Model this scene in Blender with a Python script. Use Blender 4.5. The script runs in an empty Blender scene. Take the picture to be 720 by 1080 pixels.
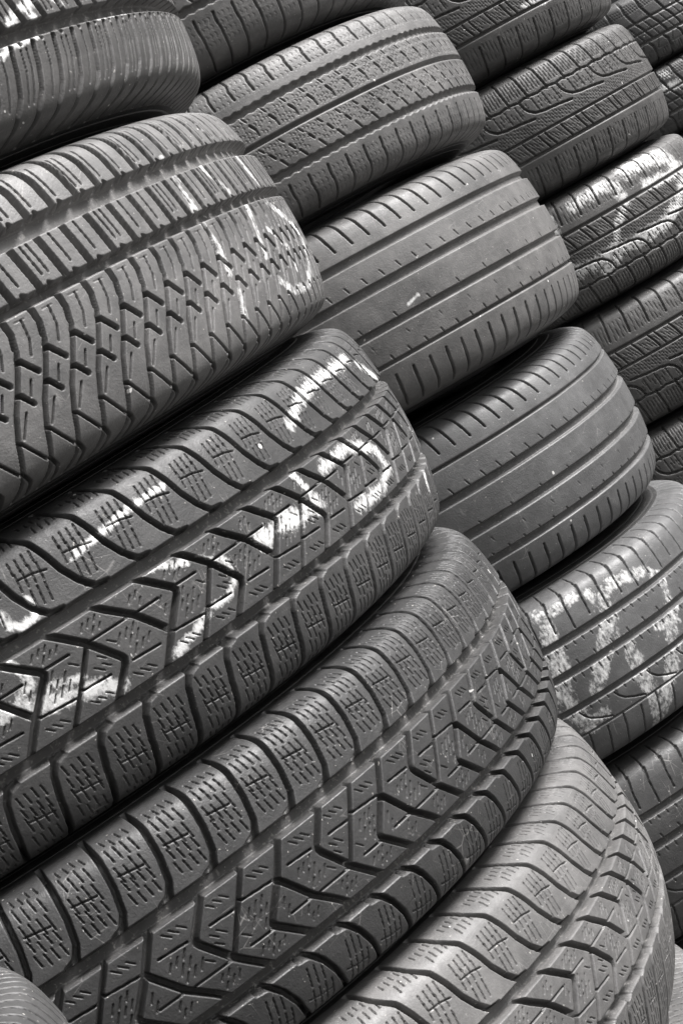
import bpy, math
import numpy as np
from mathutils import Matrix, Vector

S = bpy.context.scene
COL = S.collection
rng = np.random.default_rng(7)
CAMZ = 1.30                      # camera height above the ground
QUAL = 1.0

# ------------------------------------------------------------------ tread patterns
class Pattern:
    """One repeat of a tread: a raster (metres of depth) over s (round the tyre) and w (across it), in mm."""
    def __init__(self, period, res=0.4, wmax=168.0):
        self.n = int(round(period / res)); self.P = period
        self.ds = period / self.n; self.res = res; self.wmax = wmax
        self.m = int(2 * wmax / res)
        self.depth = np.zeros((self.n, self.m)); self.md = np.full((self.n, self.m), 50.0)
        self.dust = np.zeros((self.n, self.m))
    def _field(self, pts, pad):
        pts = np.array(pts, float)
        s0, s1 = pts[:, 0].min() - pad, pts[:, 0].max() + pad
        w0, w1 = max(pts[:, 1].min() - pad, -self.wmax), min(pts[:, 1].max() + pad, self.wmax - self.res)
        i0, i1 = int(math.floor(s0 / self.ds)), int(math.ceil(s1 / self.ds))
        j0, j1 = int((w0 + self.wmax) / self.res), int((w1 + self.wmax) / self.res)
        if j1 <= j0: return
        for a in range(i0, i1 + 1, self.n):
            b = min(a + self.n, i1 + 1)
            s = (np.arange(a, b) * self.ds)[:, None]; w = (np.arange(j0, j1) * self.res - self.wmax)[None, :]
            d = np.full((b - a, j1 - j0), 1e9)
            for p, q in zip(pts[:-1], pts[1:]):
                v = q - p; L = v @ v + 1e-9
                t = np.clip(((s - p[0]) * v[0] + (w - p[1]) * v[1]) / L, 0, 1)
                d = np.minimum(d, np.hypot(s - p[0] - t * v[0], w - p[1] - t * v[1]))
            yield np.arange(a, b) % self.n, j0, j1, d
    def line(self, pts, width, depth, e=1.0, dust=0.0, mark=True):
        hw = width / 2
        for idx, j0, j1, d in self._field(pts, hw + e + 12):
            e2 = e * .5; f = np.clip((hw + e2 - d) / (2 * e2), 0, 1); f = f * f * (3 - 2 * f)
            cur = self.depth[idx, j0:j1]; new = depth * f
            self.depth[idx, j0:j1] = np.maximum(cur, new)
            if dust: self.dust[idx, j0:j1] = np.maximum(self.dust[idx, j0:j1], dust * f)
            if mark: self.md[idx, j0:j1] = np.minimum(self.md[idx, j0:j1], d - hw)
    def ring(self, w0, w1, depth, e=1.6, dust=1.0, zig=0.0, zn=4):
        s = np.arange(self.n) * self.ds; w = np.arange(self.m) * self.res - self.wmax
        z = zig * np.abs(((s / self.P * zn) % 1) * 2 - 1)[:, None] if zig else 0
        lo = w0 + z; hi = w1 + z
        d = np.maximum(lo - w[None, :], w[None, :] - hi)
        f = np.clip((e - d) / (2 * e), 0, 1); f = f * f * (3 - 2 * f)
        self.depth = np.maximum(self.depth, depth * f)
        self.dust = np.maximum(self.dust, dust * f)
        self.md = np.minimum(self.md, d)
    def clear(self, s, w):
        j = int((w + self.wmax) / self.res)
        if j < 0 or j >= self.m: return 0
        return self.md[int(math.floor(s / self.ds)) % self.n, j]
    def sipe(self, pts, width=0.9, depth=2.2):
        self.line(pts, width * .95, depth * 1.6, e=0.5, mark=False)
    def dashes(self, s0, s1, w0, w1, ang, gap, ln, brk, width=0.8, depth=2.0, keep=2.2, jit=0.5, stag=0.5):
        """short sipes on a slanted lattice, only where they fit between the grooves"""
        a = math.radians(ang); u = np.array([math.cos(a), math.sin(a)]); v = np.array([-u[1], u[0]])
        c = np.array([(s0 + s1) / 2, (w0 + w1) / 2]); R = math.hypot(s1 - s0, w1 - w0) / 2
        nb = int(R / gap) + 1; na = int(R / (ln + brk)) + 1
        r = np.random.default_rng(int(abs(ang) * 7 + gap * 13 + w0 + 500)); todo = []
        for i in range(-nb, nb + 1):
            for k in range(-na, na + 1):
                m = c + v * (i * gap) + u * ((k + (stag if i % 2 else 0)) * (ln + brk)) + r.normal(0, jit * .4, 2)
                if not (s0 <= m[0] < s1 and w0 <= m[1] < w1): continue
                l = ln * r.uniform(.8, 1.1) / 2
                p, q = m - u * l, m + u * l
                if min(self.clear(*p), self.clear(*q), self.clear(*m)) < keep: continue
                todo.append((p, q))
        for p, q in todo: self.sipe([p, q], width, depth)
    def sample(self, arr, s, w):
        x = (s / self.ds) % self.n; y = np.clip((w + self.wmax) / self.res, 0, self.m - 1.001)
        i = np.floor(x).astype(int); fx = x - i; i %= self.n; i2 = (i + 1) % self.n
        j = np.floor(y).astype(int); fy = y - j; j2 = j + 1
        return (arr[i, j] * (1 - fx) + arr[i2, j] * fx) * (1 - fy) + (arr[i, j2] * (1 - fx) + arr[i2, j2] * fx) * fy

def shifted(pts, ds, dw=0): return [(a + ds, b + dw) for a, b in pts]

def pattern_chevron():                 # winter tread: chevron middle, rounded shoulder blocks
    b = 41.75; p = Pattern(3 * b, .4)
    p.ring(-56, -45.5, 9.5); p.ring(27.5, 38, 9.5)
    D = 8.5
    Y = [(-3, -49), (8, -39), (25, -24), (26.5, -21), (25, -18), (5, 4.2), (-14, 29)]
    Z = [(39, -49), (50, -39), (66, -24), (84, -1), (85.5, 2), (84, 6), (64, 29)]
    X = [(81, -49), (92, -38), (110, -22.7), (130, 3)]
    V = [(66, -23.3), (46.6, 1.9), (25, 29)]
    for L, w in ((Y, 5.2), (Z, 5.2), (X, 5.0), (V, 3.3)): p.line(L, w, D, e=1.1, dust=.3)
    pass                     # widened corners
    for T in ([(-13, -23.2), (9, -23.3)], [(-34, 6.5), (-9, 7.8)], [(27, -24.3), (50, -24)], [(8, 5.5), (39, 7.8)],
              [(46, 5.5), (70, 6.6)], [(68, -24), (103, -24)]):
        p.line(T, 1.3, 4, e=.6)
    for k in range(3):
        o = k * b
        p.line(shifted([(-27, -168), (-23, -132), (-18.5, -122), (-13, -114), (-8, -99), (-3.6, -83), (3.5, -69), (11, -60), (20, -53)], o), 4.4, 8.5, e=1.3, dust=.25)
        p.line(shifted([(7, -63), (13, -58.5), (24, -57)], o), 3.0, 9, e=1.4, dust=.5)
        p.line(shifted([(3, 35), (-1, 43), (-5, 50), (-9, 68), (-11, 90), (-12, 120), (-14, 168)], o), 4.6, 8.5, e=1.3, dust=.25)
        p.line(shifted([(-3, 47), (2, 40.5), (10, 38)], o), 4.0, 9, e=1.6, dust=.5)
        # upper shoulder sipes
        for q, off in enumerate((11, 17.5, 24, 30.5)):
            x = off - 6
            for (wa, wb) in ((-141, -133), (-129, -120), (-108, -97.5), (-98.5, -84), (-81.5, -66.5)):
                j = rng.uniform(-1.2, 1.2); sh = (wa + 100) * -.12
                if wa > -82 and q == 0: continue
                if -99 < wa < -97: sh += .8
                if wa < -115: sh -= (-wa - 115) * .65
                p.sipe(shifted([(x + sh, wa + j), (x + sh - (wb - wa) * .14, wb + j)], o), .75, 2.0)
        p.line(shifted([(6, -92.5), (18, -91.5), (29, -88.5)], o), .9, 2.6, e=.5, mark=False)
        for q, off in enumerate((3.5, 10.5, 17.5, 24.5)):
            for (wa, wb) in ((47, 56), (58, 66.5), (66, 79), (82, 94), (97, 105)):
                j = rng.uniform(-1.3, 1.3); x = off - (wa - 47) * .09
                p.sipe(shifted([(x, wa + j + (2 if q % 2 else 0)), (x + 1.5, wb + j + (2 if q % 2 else 0))], o), .75, 2.0)
        p.line(shifted([(4, 70.5), (25, 73.5)], o), .9, 2.6, e=.5, mark=False)
    W3 = 3 * b
    K = dict(width=.65, depth=1.5)
    p.dashes(0, W3, -44, -26, 128, 4.4, 6.5, 2.4, **K); p.dashes(0, W3, 9, 27, 42, 4.4, 7.5, 2.4, **K)
    p.dashes(5, 44, -21, 4, 128, 4.8, 8.5, 2.4, **K); p.dashes(44, 84, -21, 4, 42, 4.6, 8, 2.4, **K); p.dashes(84, 125, -21, 4, 128, 4.8, 8.5, 2.4, **K)
    return p

def pattern_wave():                    # all-season tread: two rows of bars over a zone of S-shaped cuts
    b = 27.6; p = Pattern(3 * b, .4)
    p.ring(-65, -50.5, 9.5); p.ring(-11, -3.2, 9)
    for k in range(3):
        o = k * b
        p.line(shifted([(-2, -168), (0, -112), (4.5, -90), (6, -62)], o), 6.6, 8, e=1.2, dust=.25)
        p.line(shifted([(0, -53), (5, -16), (6, -9)], o), 6.2, 8, e=1.1, dust=.25)
        p.line(shifted([(14, -67), (16, -64)], o), 3.4, 6, e=1.0); p.line(shifted([(15, -13), (21, -9.5)], o), 2.6, 6, e=1.0)
        for x in ((12.5,), (9.5, 16), (12.5,))[k]:
            p.sipe(shifted([(x - 1, -106), (x + 2, -73)], o), 1.3, 3.2)
            p.sipe(shifted([(x + .5, -47), (x + 4, -21)], o), 1.3, 3.2)
        Sg = [(0, -7), (1, 10), (-3, 23.5), (-10.5, 37), (-18, 49), (-29, 65), (-38, 84), (-44, 106), (-48, 125), (-52, 168)]
        p.line(shifted(Sg, o - 11.5), 3.6, 9, e=.9, dust=.15)
        p.line(shifted([(-1.5, -4), (0, 10), (-3, 20)], o - 11.5), 3.8, 8, e=1.2, dust=.2)
        q = o - 11.5
        p.line(shifted([(-6, 28), (6, 43)], q), 3.9, 7.5, e=1.1, dust=.2)
        p.line(shifted([(-18, 53), (-10.5, 63)], q), 3.6, 7, e=1.1, dust=.2)
        p.line(shifted([(-38, 82), (-30, 93), (-20, 106)], q), 2.0, 6, e=.7); p.line(shifted([(-44, 108), (-38, 118), (-36, 150)], q), 3.0, 6, e=.9)
        p.sipe(shifted([(14.6, 3), (13.6, 12), (12.5, 19), (7, 30)], q), 1.2, 3)
        p.sipe(shifted([(-3.5, 46), (-10, 57)], q), 1.1, 3); p.sipe(shifted([(-20, 66), (-32, 83)], q), 1.1, 3)
        p.line(shifted([(8, 2.5), (18, 2.5)], q), .7, .7, e=.5, mark=False)
    return p

def pattern_bars():                    # same tyre seen from its other edge: ribbed lower shoulder
    b = 27.2; p = Pattern(4 * b, .4)
    p.ring(42, 53, 9.5); p.ring(-12, -2, 9)
    for k in range(4):
        o = k * b
        p.line(shifted([(2, 57), (0, 63), (-4, 77), (-11, 95), (-20, 110), (-26, 128), (-30, 168)], o), 4.6, 9, e=.8, dust=.1)
        p.line(shifted([(12, 52), (14, 56)], o), 3.4, 6, e=1.0)
        p.line(shifted([(-4, -4), (-2, 20), (4, 45)], o), 6.2, 8, e=1.2, dust=.25)
        for x in ((10, 17), (13.5,), (9.5, 16.5), (13,))[k]:
            p.sipe(shifted([(x + 1, 61), (x - 3, 78), (x - 11, 97), (x - 14, 103)], o), 1.2, 3.2)
            p.sipe(shifted([(x - 3, 2), (x, 36)], o), 1.3, 3.2)
        p.line(shifted([(0, -168), (-2, -60), (-4, -8)], o), 3.5, 8, e=1.1)
    return p

def pattern_ribs():                    # four ribs, zigzag grooves, hundreds of tiny sipes
    b = 28.5; p = Pattern(2 * b, .45)
    p.ring(-52, -44, 7, e=1.3, zig=2.2, zn=4); p.ring(-5.5, -.5, 7, e=1.1, dust=.5); p.ring(39, 48, 7, e=1.3, zig=2.2, zn=4)
    for k in range(2):
        o = k * b
        p.line(shifted([(-1.5, -168), (-1, -104), (1.2, -88), (-.8, -80), (1, -66)], o), 2.4, 6, e=.8)
        p.line(shifted([(8, 60), (7, 72), (8.5, 84), (8, 97), (8, 168)], o), 2.6, 6, e=.8)
        p.line(shifted([(-5, -42), (-1, -34)], o), 1.2, 4, e=.7); p.line(shifted([(1, -28), (5, -21)], o), 2.6, 6, e=.9)
        p.line(shifted([(5, -22), (6, -12)], o), 1.6, 4, e=.7)
        p.line(shifted([(-4, 4), (0, 10)], o), 1.6, 4, e=.7); p.line(shifted([(5, 16), (9, 23)], o), 2.2, 6, e=.9)
        p.line(shifted([(14, 28), (19, 37)], o), 2.2, 5, e=.8)
    B = 2 * b
    for k in range(2):
        o = k * b
        for row in range(4):
            for c in range(3):
                w = -100 + row * 10.5; x = 6 + c * 7.5
                p.sipe(shifted([(x, w), (x + 2.2, w + 2.5), (x + .5, w + 5)], o), .7, .8)
        for row in range(4):
            for c in range(3):
                w = 63 + row * 10; x = 12.5 + c * 7
                p.sipe(shifted([(x, w), (x + 1.8, w + 3), (x, w + 6)], o), .7, .7)
        for w0, w1 in ((-39, -8), (2, 35)):
            for c in range(6):
                x = 2 + c * 4.6
                w = w0 + 1.5 + (c % 2) * 2
                while w < w1 - 5:
                    if p.clear(x + o, w + 2.5) > 1.8 and rng.uniform() < .75:
                        p.sipe(shifted([(x, w), (x + 1.9, w + 2.6), (x + .3, w + 5)], o), .75, .9)
                    w += 7
    return p

def pattern_slick(v=0):                # summer tread: four straight grooves, slits on the shoulders
    b = 25.0; p = Pattern(2 * b, .45)
    if v == 0: p.ring(-74.5, -64.5, 7, e=1.1, dust=.5); p.ring(-31, -20, 7, e=1.1, dust=.5); p.ring(20, 28.5, 7, e=1.1, dust=.5); p.ring(65, 69, 6, e=1.0, dust=.4)
    else: p.ring(-74, -70.5, 6, e=1.0, dust=.4); p.ring(-33.5, -23, 7, e=1.1, dust=.6); p.ring(16, 27.5, 7, e=1.1, dust=.6); p.ring(61.5, 70.5, 7, e=1.1, dust=.6)
    for k in range(2):
        o = k * b
        p.line(shifted([(-6, -160), (0, -134), (4, -114), (10, -89)], o), 2.3, 7, e=.8)
        p.line(shifted([(1, -128), (6, -104)], o), 2.8, 6, e=.8)
        p.line(shifted([(3, 83), (2, 100), (1.5, 135)], o), 2.4, 7, e=.8); p.line(shifted([(2.5, 88), (1.8, 122)], o), 3.3, 7, e=.8)
        p.line(shifted([(-3, -43), (0, -35)], o), 1.1, 2.4, e=.6)
        p.line(shifted([(8, 58), (10, 64)], o), 1.3, 3, e=.6)
        if k: p.line(shifted([(12, 12), (14, 18)], o), 1.1, 2.4, e=.6); p.line(shifted([(16, 38), (18, 43)], o), .9, 1.2, e=.5)
    return p

def pattern_summer():                  # worn summer tread with curved cuts below three wide grooves
    b = 27.2; p = Pattern(2 * b, .45)
    p.ring(-60, -51.5, 7, e=1.1, dust=.6); p.ring(-20, -11, 7, e=1.1, dust=.6); p.ring(25.5, 32.5, 7, e=1.1, dust=.6); p.ring(64.5, 66.5, 4, e=.9, dust=.2)
    for k in range(2):
        o = k * b
        p.line(shifted([(10, -150), (8, -118), (4, -92), (2, -69 if k else -63)], o), 1.6, 4.5, e=.8)
        p.line(shifted([(9, -112), (5, -96)], o), 2.4, 4.5, e=.8)
        p.line(shifted([(6, 71 if k else 67), (4, 84), (1, 99), (0, 130)], o), 1.7, 4.5, e=.8)
        for x in (4, 17.5):
            p.line(shifted([(x, -50), (x + 1, -45)], o), 1.1, 2.4, e=.6); p.line(shifted([(x + 3, -9), (x + 4, -3)], o), 1.1, 2.4, e=.6)
            p.line(shifted([(x + 6, 34), (x + 7, 38)], o), 1.1, 2.2, e=.6)
        p.line(shifted([(9, -27), (10, -22)], o), 1.1, 2.4, e=.6)
    p.line([(7, 36), (11, 43), (18, 50), (30, 56), (46, 62)], 1.6, 4, e=.7)
    return p

def pattern_blocks():                  # winter tread with scooped blocks and a slanted rib
    b = 42.3; p = Pattern(2 * b, .5)
    p.ring(6, 9.5, 7, e=1.1, dust=.4); p.ring(42.5, 47.5, 7, e=1.2, dust=.5)
    for k in range(2):
        o = k * b
        p.line(shifted([(-6, -168), (-3, -118), (-1, -96), (1, -84), (4, -66)], o), 3.6, 7, e=1.1)
        p.line(shifted([(4, -65), (24, -62), (40, -65), (46, -62)], o), 3.4, 7, e=1.1)
        for c in range(5): p.sipe(shifted([(6 + c * 6.6, -108), (9 + c * 6.6, -73)], o), 1.1, 2.4)
        for x in (-2, 34): pass
        p.line(shifted([(-4, 65), (-6, 84), (-8, 105), (-9, 168)], o), 3.2, 6.5, e=1.0)
        for c in range(4): p.sipe(shifted([(3 + c * 8, 62), (1 + c * 8, 98)], o), .9, 1.6)
    for x in (0, 35.2): p.line([(x, 12), (x + 4, 24), (x + 12, 41)], 2.6, 6, e=.9)
    p.line([(70.4, 12), (74.4, 24), (82.4, 41)], 2.6, 6, e=.9)
    p.line([(-17, -60), (-14, -47), (-8, -38), (2, -30), (20, -26), (47, -24), (80, -20)], 3.6, 7, e=1.1, dust=.2)
    for x in (8, 32, 55): p.line([(x, -58), (x + 4, -31)], 1.6, 4, e=.7)
    p.dashes(0, 2 * b, -57, -30, 80, 6, 14, 4, .9, 2.0); p.dashes(0, 2 * b, -19, 5, 70, 5, 6, 3, .9, 2.0); p.dashes(0, 2 * b, 12, 41, 60, 5, 12, 3, .9, 2.0)
    return p

def pattern_cross():                   # winter tread of rhombic blocks with a diagonal cut in each
    b = 56; p = Pattern(2 * b, .6)
    p.ring(40, 48, 9, e=1.3); p.ring(-30, -25, 8, e=1.2)
    for k in range(2):
        o = k * b
        p.line(shifted([(0, -28), (16, 0), (34, 44)], o), 5, 8, e=1.2); p.line(shifted([(28, -28), (44, 6), (62, 44)], o), 2, 5, e=.9)
        p.line(shifted([(10, 44), (22, 64), (24, 90), (20, 168)], o), 6, 8, e=1.2)
        p.line(shifted([(0, -30), (-14, -70), (-22, -168)], o), 6, 8, e=1.2)
        p.line(shifted([(24, 78), (70, 78)], o), 2.2, 5, e=.9); p.line(shifted([(48, 50), (36, 76)], o), 2.2, 5, e=.9)
        for c in range(5): p.sipe(shifted([(30 + c * 8, 84), (29 + c * 8, 110)], o), 1.4, 2.5); p.sipe(shifted([(-14 + c * 9, -96), (-4 + c * 9, -66)], o), 1.4, 2.5)
    p.line([(0, 8), (2 * b, 8)], 3, 6, e=.9)
    return p

def pattern_slits():                   # closely slotted shoulder
    b = 13.5; p = Pattern(2 * b, .4)
    p.ring(-58, -50, 7, e=1.2); p.ring(-4, 4, 7, e=1.2); p.ring(50, 58, 7, e=1.2)
    for k in range(2):
        o = k * b
        p.line(shifted([(-8, -168), (-3, -120), (0, -90), (5, -64 if k else -58)], o), 2.3, 6, e=.8)
        p.line(shifted([(0, -44), (6, -8)], o), 1.6, 4, e=.7); p.line(shifted([(3, 62), (0, 90), (-6, 168)], o), 2.3, 6, e=.8)
    return p

# ------------------------------------------------------------------ tyre section (fractions of the tyre's height)
PROF = [(0, 0), (.13, .004), (.25, .017), (.33, .031), (.385, .048), (.420, .070), (.444, .108), (.459, .158), (.470, .215),
        (.485, .285), (.498, .37), (.492, .47), (.465, .57), (.43, .64), (.395, .655), (.365, .62), (.40, .50), (.425, .36), (.415, .22), (.36, .13), (.2, .085), (0, .08)]
N_TREAD, N_BEAD = 8, 14
def catmull(P, per=12):
    P = np.array(P, float); out = []
    for i in range(len(P) - 1):
        p0 = P[i - 1] if i else P[1] * [-1, 1]; p1, p2 = P[i], P[i + 1]; p3 = P[i + 2] if i + 2 < len(P) else 2 * P[i + 1] - P[i]
        for k in range(per):
            t = k / per
            out.append(.5 * (2 * p1 + (p2 - p0) * t + (2 * p0 - 5 * p1 + 4 * p2 - p3) * t * t + (3 * p1 - p0 - 3 * p2 + p3) * t ** 3))
    out.append(P[-1]); return np.array(out)
PC = catmull(PROF)
ARC = np.concatenate([[0], np.cumsum(np.hypot(*np.diff(PC, axis=0).T))])
A_TREAD, A_BEAD = ARC[N_TREAD * 12], ARC[N_BEAD * 12]
def prof(a, h, crown=1.0):
    """arc position (signed, metres) -> z up, radius drop, outward normal"""
    x = np.abs(a) / h
    z = np.interp(x, ARC, PC[:, 0]); d = np.interp(x, ARC, PC[:, 1])
    e = .004
    dz = np.interp(x + e, ARC, PC[:, 0]) - np.interp(x - e, ARC, PC[:, 0]); dd = np.interp(x + e, ARC, PC[:, 1]) - np.interp(x - e, ARC, PC[:, 1])
    L = np.hypot(dz, dd) + 1e-12
    nr, nz = dz / L, dd / L
    sg = np.where(a < 0, -1.0, 1.0)
    return z * h * sg, d * h, nr, nz * sg

def grid_mesh(name, X, Y, Z, closed, mats, attrs=None):
    """vertex grid (rows go round the tyre, columns across) -> mesh"""
    n, m = X.shape
    me = bpy.data.meshes.new(name)
    me.vertices.add(n * m)
    co = np.empty((n * m, 3), np.float32); co[:, 0] = X.ravel(); co[:, 1] = Y.ravel(); co[:, 2] = Z.ravel()
    me.vertices.foreach_set('co', co.ravel())
    rows = n if closed else n - 1
    i = np.arange(rows, dtype=np.int32)[:, None]; j = np.arange(m - 1, dtype=np.int32)[None, :]; i2 = (i + 1) % n
    q = np.stack([i * m + j, i2 * m + j, i2 * m + j + 1, i * m + j + 1], -1).reshape(-1, 4)
    nf = len(q)
    me.loops.add(nf * 4); me.loops.foreach_set('vertex_index', q.ravel().astype(np.int32))
    me.polygons.add(nf); me.polygons.foreach_set('loop_start', np.arange(nf, dtype=np.int32) * 4)
    try: me.polygons.foreach_set('loop_total', np.full(nf, 4, np.int32))
    except Exception: pass
    me.polygons.foreach_set('use_smooth', np.ones(nf, bool))
    for k, v in (attrs or {}).items():
        at = me.attributes.new(k, 'FLOAT', 'POINT'); at.data.foreach_set('value', v.ravel().astype(np.float32))
    me.update(calc_edges=True)
    me.materials.append(mats)
    return me

# ------------------------------------------------------------------ materials
def nodes(name):
    m = bpy.data.materials.new(name); m.use_nodes = True; nt = m.node_tree; nt.nodes.clear()
    o = nt.nodes.new('ShaderNodeOutputMaterial'); b = nt.nodes.new('ShaderNodeBsdfPrincipled')
    nt.links.new(b.outputs[0], o.inputs[0]); return m, nt, b
def N(nt, t, **kw):
    n = nt.nodes.new(t)
    for k, v in kw.items(): setattr(n, k, v)
    return n
def mathn(nt, op, a, b=None, clamp=False):
    n = N(nt, 'ShaderNodeMath', operation=op, use_clamp=clamp)
    for i, v in enumerate((a, b)):
        if v is None: continue
        if isinstance(v, (int, float)): n.inputs[i].default_value = v
        else: nt.links.new(v, n.inputs[i])
    return n.outputs[0]
def mixc(nt, fac, a, b):
    n = N(nt, 'ShaderNodeMix', data_type='RGBA')
    for s, v in ((n.inputs[0], fac), (n.inputs[6], a), (n.inputs[7], b)):
        if isinstance(v, (int, float)): s.default_value = v
        elif isinstance(v, tuple): s.default_value = (*v, 1)
        else: nt.links.new(v, s)
    return n.outputs[2]
def noise(nt, vec, scale, detail=4, rough=.6):
    n = N(nt, 'ShaderNodeTexNoise'); n.inputs['Scale'].default_value = scale; n.inputs['Detail'].default_value = detail; n.inputs['Roughness'].default_value = rough
    nt.links.new(vec, n.inputs['Vector']); return n.outputs[0]
def ramp(nt, v, lo, hi, a=0., b=1.):
    n = N(nt, 'ShaderNodeMapRange'); nt.links.new(v, n.inputs[0])
    for i, x in enumerate((lo, hi, a, b)): n.inputs[i + 1].default_value = x
    return n.outputs[0]
def rubber(name, base, dustc, dusty, rough=.5, tread=True, coat=0.0):
    m, nt, b = nodes(name)
    tc = N(nt, 'ShaderNodeTexCoord'); oi = N(nt, 'ShaderNodeObjectInfo')
    off = N(nt, 'ShaderNodeVectorMath', operation='ADD'); nt.links.new(tc.outputs['Object'], off.inputs[0])
    mul = mathn(nt, 'MULTIPLY', oi.outputs['Random'], 37.0); nt.links.new(mul, off.inputs[1]); P = off.outputs[0]
    big = ramp(nt, noise(nt, P, 7, 5), .35, .7); fine = noise(nt, P, 160, 6, .7); mid = ramp(nt, noise(nt, P, 38, 6, .7), .42, .72)
    film = mathn(nt, 'MULTIPLY', mathn(nt, 'ADD', mathn(nt, 'MULTIPLY', big, .5), mathn(nt, 'MULTIPLY', mid, .5)), dusty, True)
    c = mixc(nt, film, tuple(base), tuple(dustc))
    # streaks of scuffing round the tyre
    sc = N(nt, 'ShaderNodeVectorMath', operation='MULTIPLY'); nt.links.new(P, sc.inputs[0]); sc.inputs[1].default_value = (9, 9, 240)
    st = ramp(nt, noise(nt, sc.outputs[0], 1.0, 4, .6), .55, .8); c = mixc(nt, mathn(nt, 'MULTIPLY', st, .22), c, tuple(dustc))
    # hairline scratches
    for sc3, sd in (((30, 30, 9), 3), ((14, 22, 40), 11)):
        v = N(nt, 'ShaderNodeMapping'); nt.links.new(P, v.inputs['Vector']); v.inputs['Scale'].default_value = sc3; v.inputs['Rotation'].default_value = (sd * .3, sd * .17, sd)
        vo = N(nt, 'ShaderNodeTexVoronoi', feature='DISTANCE_TO_EDGE'); vo.inputs['Scale'].default_value = 1.3; nt.links.new(v.outputs[0], vo.inputs['Vector'])
        scr = mathn(nt, 'MULTIPLY', ramp(nt, vo.outputs['Distance'], .002, .012, 1., 0.), ramp(nt, noise(nt, P, 22, 3), .56, .66), True)
        c = mixc(nt, mathn(nt, 'MULTIPLY', scr, .35), c, (.34, .33, .32))
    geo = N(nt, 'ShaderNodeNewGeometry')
    edge = mathn(nt, 'MULTIPLY', ramp(nt, geo.outputs['Pointiness'], .52, .60), ramp(nt, fine, .35, .6, .3, 1.), True)   # edges scuffed pale, with a crisp highlight painted into the same colour
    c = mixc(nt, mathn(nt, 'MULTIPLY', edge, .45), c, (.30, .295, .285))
    if tread:
        gd = N(nt, 'ShaderNodeAttribute', attribute_name='groove_dirt').outputs['Fac']
        grit = mathn(nt, 'MULTIPLY', gd, ramp(nt, noise(nt, P, 260, 3, .6), .58, .66), True)
        g = mathn(nt, 'MULTIPLY', gd, ramp(nt, noise(nt, P, 60, 5), .3, .7, .5, 1.0), True)
        c = mixc(nt, mathn(nt, 'MULTIPLY', g, .42), c, (.17, .165, .16))
        c = mixc(nt, mathn(nt, 'MULTIPLY', grit, .5), c, (.34, .33, .31))
        sp = ramp(nt, noise(nt, P, 300, 2, .5), .725, .75); c = mixc(nt, mathn(nt, 'MULTIPLY', sp, .6), c, (.5, .48, .45))
        sp2 = ramp(nt, noise(nt, P, 90, 1, .5), .80, .815); c = mixc(nt, mathn(nt, 'MULTIPLY', sp2, .8), c, (.7, .69, .67))
        ck = N(nt, 'ShaderNodeAttribute', attribute_name='chalk').outputs['Fac']
        cs = N(nt, 'ShaderNodeVectorMath', operation='MULTIPLY'); nt.links.new(P, cs.inputs[0]); cs.inputs[1].default_value = (230, 230, 120)
        nz = mathn(nt, 'ADD', mathn(nt, 'MULTIPLY', noise(nt, cs.outputs[0], 1.0, 4, .7), .6), mathn(nt, 'MULTIPLY', noise(nt, P, 45, 5, .7), .4))
        k = mathn(nt, 'ADD', ck, mathn(nt, 'MULTIPLY', mathn(nt, 'SUBTRACT', nz, .5), 3.9))
        k = ramp(nt, k, .25, .9)
        k = mathn(nt, 'MULTIPLY', k, ramp(nt, ck, .02, .12), True)
        c = mixc(nt, mathn(nt, 'MULTIPLY', k, .8), c, (.72, .72, .71))
    nt.links.new(c, b.inputs['Base Color'])
    r = ramp(nt, fine, .3, .7, rough - .07, rough + .12); nt.links.new(r, b.inputs['Roughness'])
    b.inputs['Specular IOR Level'].default_value = .55
    bp = N(nt, 'ShaderNodeBump'); bp.inputs['Strength'].default_value = .6; bp.inputs['Distance'].default_value = .0006
    nt.links.new(mathn(nt, 'ADD', fine, noise(nt, P, 500, 3, .6)), bp.inputs['Height']); nt.links.new(bp.outputs[0], b.inputs['Normal'])
    return m
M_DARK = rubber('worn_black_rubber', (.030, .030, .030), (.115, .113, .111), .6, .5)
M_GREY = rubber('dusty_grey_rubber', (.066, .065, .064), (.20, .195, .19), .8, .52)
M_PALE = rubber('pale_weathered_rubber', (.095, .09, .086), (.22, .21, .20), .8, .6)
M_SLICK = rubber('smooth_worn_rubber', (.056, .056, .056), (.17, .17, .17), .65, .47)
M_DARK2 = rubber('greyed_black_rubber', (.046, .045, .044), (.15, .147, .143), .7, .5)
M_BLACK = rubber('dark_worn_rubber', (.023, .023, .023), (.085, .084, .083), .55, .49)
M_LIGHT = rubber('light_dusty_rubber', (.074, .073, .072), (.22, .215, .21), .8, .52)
M_SIDE = rubber('sidewall_rubber', (.022, .022, .022), (.06, .058, .056), .6, .5, False)

# ------------------------------------------------------------------ camera (solved from the photograph)
F_PX, PITCH, ROLL = 2088.3, .11639, -.50595
fw = Vector((0, math.cos(PITCH), -math.sin(PITCH))); r0 = Vector((1, 0, 0)); u0 = r0.cross(fw)
cr, sr = math.cos(ROLL), math.sin(ROLL)
rt = cr * r0 + sr * u0; up = -sr * r0 + cr * u0
cam = bpy.data.objects.new('camera', bpy.data.cameras.new('camera')); COL.objects.link(cam)
mw = Matrix.Identity(4)
for i in range(3): mw[i][0], mw[i][1], mw[i][2] = rt[i], up[i], -fw[i]
mw.translation = Vector((0, 0, CAMZ)); cam.matrix_world = mw
cam.data.sensor_fit = 'VERTICAL'; cam.data.sensor_height = 36; cam.data.lens = 36 * F_PX / 1080
cam.data.clip_start = .05; cam.data.clip_end = 500
S.camera = cam

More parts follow.
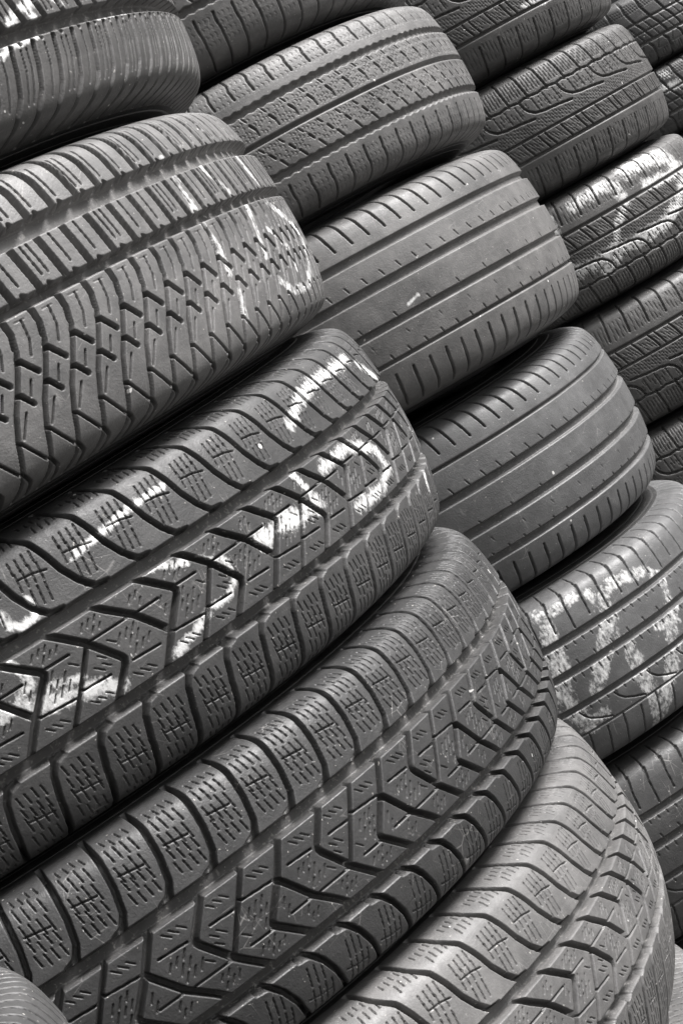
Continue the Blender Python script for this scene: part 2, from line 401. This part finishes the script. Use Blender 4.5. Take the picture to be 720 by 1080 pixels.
# ------------------------------------------------------------------ building one tyre
CHALK = {"T3":[[[[-1.0373,-88.0],[-1.0039,-89.6],[-0.9583,-93.6],[-0.9121,-96.3],[-0.873,-95.7]],2.2],[[[-0.5968,-80.2],[-0.5367,-91.9],[-0.4681,-98.1],[-0.3819,-95.8],[-0.2753,-96.1]],3.8],[[[-1.0484,-85.0],[-1.0187,-87.7]],1.5],[[[-1.236,-15.8],[-1.208,-8.7],[-1.1802,-0.9],[-1.1217,6.5],[-1.0793,16.9]],4.3],[[[-1.1991,-45.7],[-1.1867,-37.0],[-1.1795,-20.0],[-1.2,-16.7]],2.2],[[[-1.1836,-4.6],[-1.1585,-12.3],[-1.1188,-3.6]],2.2],[[[-0.9893,21.8],[-0.9593,16.6],[-0.9214,8.5]],2.6],[[[-0.9049,7.0],[-0.88,8.2],[-0.8545,-1.3],[-0.8526,-16.8],[-0.8892,-32.0]],1.9],[[[-0.7822,-13.8],[-0.7399,-15.1],[-0.6738,-11.3],[-0.6424,-12.3]],4.8],[[[-0.5551,14.4],[-0.461,16.2],[-0.3975,7.9],[-0.4155,-16.6],[-0.501,-33.4],[-0.5885,-32.8]],3.5],[[[-1.0479,-49.0],[-0.9995,-49.4],[-0.9545,-44.7],[-0.9094,-35.1]],1.9],[[[-1.1661,-75.7],[-1.1652,-65.3],[-1.1482,-60.8],[-1.1268,-63.2],[-1.1252,-76.2]],2.2],[[[-0.6612,-47.1],[-0.6447,-24.2],[-0.6527,-2.8]],2.0],[[[-0.245,-83.5],[-0.1847,-61.9]],3.7],[[[-0.2042,32.0],[-0.24,59.0]],2.3]],"T2":[[[[-0.5201,-64.5],[-0.5248,-41.7],[-0.5313,-11.7]],2.4],[[[-0.4357,-47.9],[-0.418,-29.9],[-0.402,-18.7]],2.5],[[[-0.269,-49.4],[-0.2595,-29.9],[-0.2473,-19.3]],2.2],[[[-0.3716,0.5],[-0.3903,27.3],[-0.4022,46.6]],2.1],[[[-0.269,3.2],[-0.1734,24.9],[-0.1201,41.3],[-0.1795,69.9],[-0.2508,88.2],[-0.3416,86.7],[-0.392,72.3]],2.3],[[[-0.5331,-4.5],[-0.5248,19.2],[-0.5332,47.1]],2.0],[[[-0.529,59.1],[-0.5336,72.4],[-0.54,88.3]],2.0],[[[-0.3415,24.8],[-0.281,47.3],[-0.2898,70.1]],1.3]],"T1":[[[[-0.734,60.2],[-0.7107,55.5],[-0.6701,54.7],[-0.6469,54.5]],1.9],[[[-0.6959,38.8],[-0.6642,30.3],[-0.6248,24.7]],3.1],[[[-0.6525,29.2],[-0.6376,45.2]],2.3],[[[-0.5967,20.8],[-0.5722,34.9]],2.4],[[[-0.5015,53.9],[-0.3671,51.6]],1.3]],"e":[[[[-1.4296,-98.3],[-1.4277,-78.3],[-1.4348,-65.8]],4.9],[[[-1.4282,-96.6],[-1.3396,-95.6],[-1.2726,-97.5]],3.0],[[[-1.2085,-69.1],[-1.1446,-84.5],[-1.0597,-84.8],[-0.9561,-73.6],[-0.9159,-59.0]],3.7],[[[-1.2158,-91.7],[-1.1981,-69.9]],3.1],[[[-1.1869,-54.9],[-1.252,-21.6]],6.1],[[[-1.2943,-9.1],[-1.3641,18.8]],4.9],[[[-1.4532,-45.6],[-1.4547,-20.7]],6.1],[[[-1.4852,-5.7],[-1.4889,28.7],[-1.4518,57.4]],5.5],[[[-1.1807,-9.9],[-1.1805,17.1]],4.9],[[[-1.1867,34.3],[-1.1746,68.1],[-1.1907,104.7]],4.9],[[[-0.9338,-15.0],[-0.9986,18.3]],5.0],[[[-1.0034,31.7],[-1.108,72.0],[-1.1907,104.7]],5.0],[[[-0.9027,-56.5],[-0.9288,-25.6]],3.1],[[[-1.3709,52.7],[-1.4641,54.9]],3.7],[[[-1.0411,-4.4],[-0.9372,5.9]],2.5]],"S3c":[[[[-1.7106,-84.1],[-1.7053,-56.1]],5.5],[[[-1.5497,-83.6],[-1.3591,-93.0],[-1.263,-80.8],[-1.2533,-58.4]],7.4],[[[-1.141,-98.5],[-1.0238,-95.8],[-0.8073,-83.0],[-0.7296,-42.9]],11.3],[[[-1.41,12.4],[-1.3668,-13.3],[-1.2601,-38.7]],4.6],[[[-1.7064,31.2],[-1.6066,35.0],[-1.4367,28.4],[-1.2455,36.9],[-1.0815,32.0],[-0.9018,9.2],[-0.7711,-21.7]],8.3],[[[-1.076,-51.1],[-0.8281,-43.1]],7.5],[[[-1.5465,56.5],[-1.4113,33.0]],7.4]],"S3a":[[[[-1.2464,34.3],[-1.1729,33.1],[-1.1203,44.5]],4.6]]}
def chalk_field(strokes, th, w, R, wide=2.0, top=1.0):
    """0..1 closeness to the chalk strokes (angle, mm)"""
    out = np.zeros(th.shape, np.float32)
    for pts, hw in strokes:
        hw = hw * wide; pts = np.array(pts); px = pts[:, 0] * R * 1000; py = pts[:, 1]; pad = hw * 1.6
        sx = th[:, :1] * R * 1000
        rows = np.where((sx[:, 0] > px.min() - pad) & (sx[:, 0] < px.max() + pad))[0]
        if not len(rows): continue
        a, b = rows[0], rows[-1] + 1
        X = th[a:b] * R * 1000; Y = w[a:b]
        d = np.full(X.shape, 1e9)
        for k in range(len(pts) - 1):
            vx, vy = px[k + 1] - px[k], py[k + 1] - py[k]; L = vx * vx + vy * vy + 1e-9
            t = np.clip(((X - px[k]) * vx + (Y - py[k]) * vy) / L, 0, 1)
            d = np.minimum(d, np.hypot(X - px[k] - t * vx, Y - py[k] - t * vy))
        out[a:b] = np.maximum(out[a:b], np.clip(1.1 - d / hw, 0, top))
    return out

def make_tyre(label, cx, cy, R, tx, ty, ztop, zbot, pat, mat, group, dense=None, step=.0008, flip=False, dw=0.0, ws=1.0,
              phase=0.0, chalk=None, wide=2.3, top=1.0, scale_s=1.0, gd=1.0, coarse=.006, pz=None, taper=0.0):
    zc = (ztop + zbot) / 2; h = (ztop - zbot); R = R * 1.011
    ez = Vector((tx, ty, 1)).normalized(); ex = (Vector((1, 0, 0)) - ez * ez.x).normalized(); ey = ez.cross(ex)
    t = bpy.data.objects.new('tyre', None); COL.objects.link(t)
    m = Matrix.Identity(4)
    for i in range(3): m[i][0], m[i][1], m[i][2] = ex[i], ey[i], ez[i]
    m.translation = Vector((cx, cy, CAMZ)) + ez * (zc - h / 2)            # empty at the tyre's base
    t.matrix_world = m; t.empty_display_size = .1
    t['label'] = label; t['category'] = 'tyre'; t['group'] = group
    # angles: fine where the photograph sees it, coarse behind
    if dense:
        a0, a1 = dense; n1 = max(3, int((a1 - a0) * R / step)); n2 = max(3, int((2 * math.pi - (a1 - a0)) * R / coarse))
        th = np.concatenate([np.linspace(a0, a1, n1, endpoint=False), np.linspace(a1, a0 + 2 * math.pi, n2, endpoint=False)])
    else: th = np.linspace(-math.pi, math.pi, int(2 * math.pi * R / coarse), endpoint=False)
    aT = A_TREAD * h; aB = A_BEAD * h; aI = ARC[-1] * h
    nw = int(2 * aT / (step if dense else coarse)); a = np.linspace(aT, -aT, nw)       # from top edge down
    wa = -a * 1000 + ((pz - zc) * 1000 if pz is not None else 0)
    TH = np.repeat(th[:, None], nw, 1); W = np.repeat(wa[None, :], len(th), 0)
    z, d, nr, nz = prof(a, h); tp = taper * np.clip(-a / .1, 0, 2) ** 1.5; d = d + tp
    ncell = max(4, int(round(2 * math.pi * R * 1000 / (pat.P * scale_s))))
    r = np.random.default_rng(abs(hash(label)) % 1000 if False else len(label) * 31 + int(abs(zc) * 1000))
    # slightly uneven pitch, as real treads have
    lens = 1 + .05 * np.sin(np.arange(ncell) * 1.7 + r.uniform(0, 6)) * r.uniform(.3, 1, ncell); lens /= lens.mean()
    edges = np.concatenate([[0], np.cumsum(lens)]); edges *= 2 * math.pi / edges[-1]
    ang = (th - phase) % (2 * math.pi); cell = np.interp(ang, edges, np.arange(ncell + 1))
    s = cell * pat.P
    wq = (wa - dw) / ws
    if flip: SS = -s[:, None] + np.zeros((1, nw)); WW = -wq[None, :] + np.zeros((len(th), 1))
    else: SS = s[:, None] + np.zeros((1, nw)); WW = wq[None, :] + np.zeros((len(th), 1))
    # hand-made waver
    D = pat.sample(pat.depth, SS, WW); G = pat.sample(pat.dust, SS, WW)
    fade = np.clip((aT - np.abs(a)) / .005, 0, 1)[None, :]
    D = D * fade * (.93 + .07 * np.sin(TH * 5 + zc * 9)) * gd
    wob = .0006 * np.sin(TH * 7 + 1) + .0004 * np.sin(TH * 17 + zc * 40)
    rr = R - d[None, :] + wob - D * .001 * nr[None, :]
    zz = z[None, :] - D * .001 * nz[None, :] + h / 2
    C = chalk_field(chalk, TH, W, R, wide, top) if chalk else np.zeros(TH.shape, np.float32)
    C *= np.clip(1 - D / 2.2, 0, 1)
    me = grid_mesh('tread', rr * np.cos(TH), rr * np.sin(TH), zz, True, mat, {'groove_dirt': G, 'chalk': C})
    def link(nm, me):
        o = bpy.data.objects.new(nm, me); COL.objects.link(o); o.parent = t; return o
    link('tread', me)
    th2 = np.linspace(0, 2 * math.pi, 256, endpoint=False)
    def ringpart(nm, arcs, mt):
        z, d, nr, nz = prof(arcs, h); x = np.abs(arcs) / h; d = d - .0016 * (np.sin(x * 75) > .55) * (x > A_TREAD + .03) * (x < A_BEAD - .05) +  taper * np.clip(-arcs / .1, 0, 2) ** 1.5 * np.clip((aB + arcs) / (aB - aT), 0, 1); T2 = np.repeat(th2[:, None], len(arcs), 1)
        rr = (R - d)[None, :] + .0006 * np.sin(T2 * 7 + 1) + .0004 * np.sin(T2 * 17 + zc * 40)
        me = grid_mesh(nm, rr * np.cos(T2), rr * np.sin(T2), z[None, :] + h / 2 + 0 * T2, True, mt); link(nm, me)
    ringpart('sidewall', np.linspace(aB, aT, 110), M_SIDE)
    ringpart('sidewall', np.linspace(-aT, -aB, 110), M_SIDE)
    ins = np.concatenate([np.linspace(aI * .9999, aB, 24)])
    z1, d1, _, _ = prof(ins, h); T2 = np.repeat(th2[:, None], 48, 1)
    zz = np.concatenate([z1[::-1], -z1]); dd = np.concatenate([d1[::-1], d1])
    me = grid_mesh('inner_liner', (R - dd)[None, :] * np.cos(T2), (R - dd)[None, :] * np.sin(T2), zz[None, :] + h / 2 + 0 * T2, True, M_SIDE)
    link('inner_liner', me)
    return t

p_chev, p_wave, p_bars, p_ribs = pattern_chevron(), pattern_wave(), pattern_bars(), pattern_ribs()
p_sl0, p_sl1, p_sum, p_blk, p_crs = pattern_slick(0), pattern_slick(1), pattern_summer(), pattern_blocks(), pattern_cross()
p_slt = pattern_slits()
HP = math.pi / 2
def ph(R, s0): return s0 / 1000 / R - HP          # angle where the pattern starts, from mm measured round the tyre

G1 = 'wide tyres in the nearest full stack'; G2 = 'tyres in the second stack'; G3 = 'tyres in the third stack'; G4 = 'tyres in the farthest stack at the right edge'
dn = (-1.72, .14)
make_tyre('weathered tyre with finely slotted shoulder, cut off by the top left corner', -.5068, 2.0182, .6097, -.0342, .0092, .43, .172, p_bars, M_DARK2, G1, (-1.45, .14), .0008, gd=1.5, pz=.3015, phase=ph(.6097, 521.6), chalk=CHALK['T1'])
make_tyre('grey tyre with two rows of bar blocks above S-shaped cuts and thin chalk loops', -.5093, 2.0199, .6057, -.0356, .0248, .170, -.080, p_wave, M_LIGHT, G1, (-1.6, .14), .00075, gd=1.5, pz=.047, phase=ph(.6057, 471.5), chalk=CHALK['T2'], wide=2.6, top=.62)
make_tyre('winter tyre with chevron tread scrawled over with thick white chalk', -.499, 2.043, .597, -.008, -.0082, -.057, -.302, p_chev, M_DARK, G1, (-1.6, .14), .0007, gd=1.45, pz=-.192, phase=ph(.597, 472.5), chalk=CHALK['T3'], wide=2.4, top=.85)
make_tyre('unmarked dark winter tyre with chevron tread, directly under the chalked chevron tyre', -.5058, 2.0382, .6044, -.0172, .0142, -.307, -.541, p_chev, M_BLACK, G1, (-1.72, .14), .0007, gd=1.45, pz=-.429, flip=True, dw=-7, ws=1.055, phase=ph(.6044, 455))
make_tyre('paler dusty chevron winter tyre at the lower right, third of the three chevron tyres downwards', -.5107, 2.0239, .6173, -.0045, .0138, -.527, -.815, p_chev, M_GREY, G1, (-1.3, .14), .0007, gd=1.45, pz=-.684, taper=.016, dw=-19, phase=ph(.6173, 400))
make_tyre('pale ribbed tyre of which only a sliver shows in the bottom right corner', -.511, 2.02, .612, 0, .01, -.815, -1.06, p_slt, M_GREY, G1, (-.5, .2), .0009, gd=1.6)
make_tyre('bottom tyre of the nearest full stack, standing on the ground', -.511, 2.02, .612, 0, 0, -1.06, -1.30, p_wave, M_GREY, G1)

make_tyre('dark ribbed tyre at the top edge, just behind the corner tyre', .110, 2.845, .345, -.01, .06, .50, .243, p_ribs, M_GREY, G2, (-2.0, .15), .0011, phase=ph(.345, 20))
make_tyre('grey ribbed tyre with zigzag grooves and hundreds of tiny sipes', .1087, 2.8413, .3459, -.0151, .0617, .243, .03, p_ribs, M_LIGHT, G2, (-2.0, .15), .0010, phase=ph(.3459, 25.6))
make_tyre('smooth grey summer tyre with four straight grooves and a small white scratch', .1046, 2.8431, .3532, -.0013, .0477, .03, -.244, p_sl0, M_GREY, G2, (-1.95, .15), .0010, phase=ph(.3532, 35.9), chalk=[([(-1.30, 12), (-1.25, 8)], 1.5)])
make_tyre('smooth dark summer tyre with a white dab in its lowest groove', .1043, 2.8417, .3357, -.0034, -.0051, -.244, -.508, p_sl1, M_SLICK, G2, (-1.9, .15), .0010, phase=ph(.3357, 54.8))
make_tyre('summer tyre covered in broad crossing strokes of faded white paint', .1136, 2.842, .3546, .0131, .0045, -.508, -.757, p_sum, M_SLICK, G2, (-1.85, .15), .0010, phase=ph(.3546, 30.5), chalk=CHALK['e'], wide=2.8, top=.52)
make_tyre('dark summer tyre at the right edge, under the white painted summer tyre', .112, 2.842, .352, .0, .0, -.757, -1.02, p_sum, M_DARK, G2, (-1.7, .15), .0011, flip=False)
make_tyre('bottom tyre of the second stack, standing on the ground', .112, 2.842, .35, 0, 0, -1.02, -1.30, p_sl0, M_DARK, G2)

R3 = .335; dn3 = (-2.1, .2)
def s3(label, zt, zb, **k): return make_tyre(label, .672, 4.182, R3, 0, 0, zt, zb, k.pop('pat', p_blk), k.pop('mat', M_DARK2), G3, dn3, .0015, **k)
s3('dark block-tread winter tyre cut off by the top edge, with a dab of white', .397, .1425, chalk=CHALK['S3a'], phase=ph(R3, -5))
s3('block-tread winter tyre with scooped blocks and no paint, right of the zigzag ribbed tyre', .1425, -.112, phase=ph(R3, 24.5))
s3('block-tread winter tyre marked with bright white strokes near the right edge', -.112, -.35, flip=True, dw=2, phase=ph(R3, 10), chalk=CHALK['S3c'], top=.8)
s3('dark block-tread winter tyre at the right edge, just below the white-marked block-tread tyre', -.35, -.607, flip=True, phase=ph(R3, 30))
s3('winter tyre showing a small dark patch at the right edge above the white painted tyre', -.607, -.85, phase=ph(R3, 5))
for zt, zb in ((-.85, -1.08), (-1.08, -1.30)):
    s3('tyre low in the third stack, hidden behind the second stack', zt, zb, mat=M_DARK)

def s4(label, zt, zb, **k): return make_tyre(label, 1.67, 7.0, .34, 0, 0, zt, zb, p_crs, k.pop('mat', M_DARK), G4, (-2.6, .3), .003, **k)
s4('dark tyre with rhombic blocks in the top right corner', .275, .02)
s4('dark tyre with white-flecked blocks at the right edge, under the rhombic block tyre', .02, -.215, chalk=[([(-1.75, -95), (-1.6, -80)], 9), ([(-1.7, -40), (-1.55, -30)], 9)])
s4('tyre in the farthest stack showing a thin dark strip at the right edge', -.215, -.46)
for zt, zb in ((-.46, -.70), (-.70, -.93), (-.93, -1.13), (-1.13, -1.30)):
    s4('tyre low in the farthest stack, hidden behind the nearer stacks', zt, zb)

GX = (-.5742, 1.0537)
make_tyre('pale brownish tyre poking into the bottom left corner', GX[0], GX[1], .30, 0, 0, -.262, -.48, p_slt, M_DARK, 'tyres in the stack nearest the camera', (-.6, .7), .0006, gd=1.3)
make_tyre('tyre above the pale corner tyre, outside the left edge', GX[0] - .01, GX[1], .30, 0, 0, -.04, -.262, p_sl1, M_DARK, 'tyres in the stack nearest the camera')  # unseen tyre, added to shade the left side of the nearest full stack
for zt, zb in ((-.48, -.70), (-.70, -.91), (-.91, -1.11), (-1.11, -1.30)):
    make_tyre('tyre under the pale corner tyre, below the picture', GX[0], GX[1], .30, 0, 0, zt, zb, p_sl1, M_DARK, 'tyres in the stack nearest the camera')

# ------------------------------------------------------------------ ground
me = bpy.data.meshes.new('ground')
gx = np.linspace(-60, 60, 2)
me.from_pydata([(-60, -60, 0), (60, -60, 0), (60, 60, 0), (-60, 60, 0)], [], [(0, 1, 2, 3)])
gm, nt, b = nodes('yard_concrete')
tc = N(nt, 'ShaderNodeTexCoord'); c = mixc(nt, noise(nt, tc.outputs['Object'], 3, 8, .65), (.04, .04, .04), (.075, .074, .07))
nt.links.new(c, b.inputs['Base Color']); b.inputs['Roughness'].default_value = .9
me.materials.append(gm); g = bpy.data.objects.new('ground', me); COL.objects.link(g); g['kind'] = 'structure'; g.location.z = -.001

# ------------------------------------------------------------------ light: thin overcast, sun high on the right
SUN = Vector((1.0, -.10, 1.25)).normalized()
elev = math.asin(SUN.z); az = math.atan2(SUN.x, SUN.y)
w = bpy.data.worlds.new('World'); S.world = w; w.use_nodes = True; nt = w.node_tree
bg = nt.nodes.get('Background') or nt.nodes.new('ShaderNodeBackground')
sky = nt.nodes.new('ShaderNodeTexSky'); sky.sky_type = 'NISHITA'; sky.sun_disc = False
sky.sun_elevation = elev; sky.sun_rotation = az; sky.dust_density = 4; sky.air_density = .8; sky.ozone_density = .3
hs = nt.nodes.new('ShaderNodeHueSaturation'); hs.inputs['Saturation'].default_value = .0
nt.links.new(sky.outputs[0], hs.inputs['Color']); # overcast sky, dimmed steeply towards the horizon to darken undersides
wc = nt.nodes.new('ShaderNodeTexCoord'); sx = nt.nodes.new('ShaderNodeSeparateXYZ'); nt.links.new(wc.outputs['Generated'], sx.inputs[0])
gr = ramp(nt, sx.outputs['Z'], 0, .9, .03, 1.0)
gm2 = nt.nodes.new('ShaderNodeVectorMath'); gm2.operation = 'SCALE'; nt.links.new(hs.outputs[0], gm2.inputs[0]); nt.links.new(gr, gm2.inputs['Scale'])
nt.links.new(gm2.outputs[0], bg.inputs[0]); bg.inputs[1].default_value = .065
sun = bpy.data.lights.new('sun', 'SUN'); sun.energy = 1.5; sun.angle = math.radians(26); sun.color = (1, .972, .968)
so = bpy.data.objects.new('sun', sun); COL.objects.link(so); so.rotation_euler = SUN.to_track_quat('Z', 'Y').to_euler(); so.location = (3, -2, 5)
S.view_settings.view_transform = 'Standard'; S.view_settings.look = 'None'; S.view_settings.exposure = 2.35; S.view_settings.gamma = 1
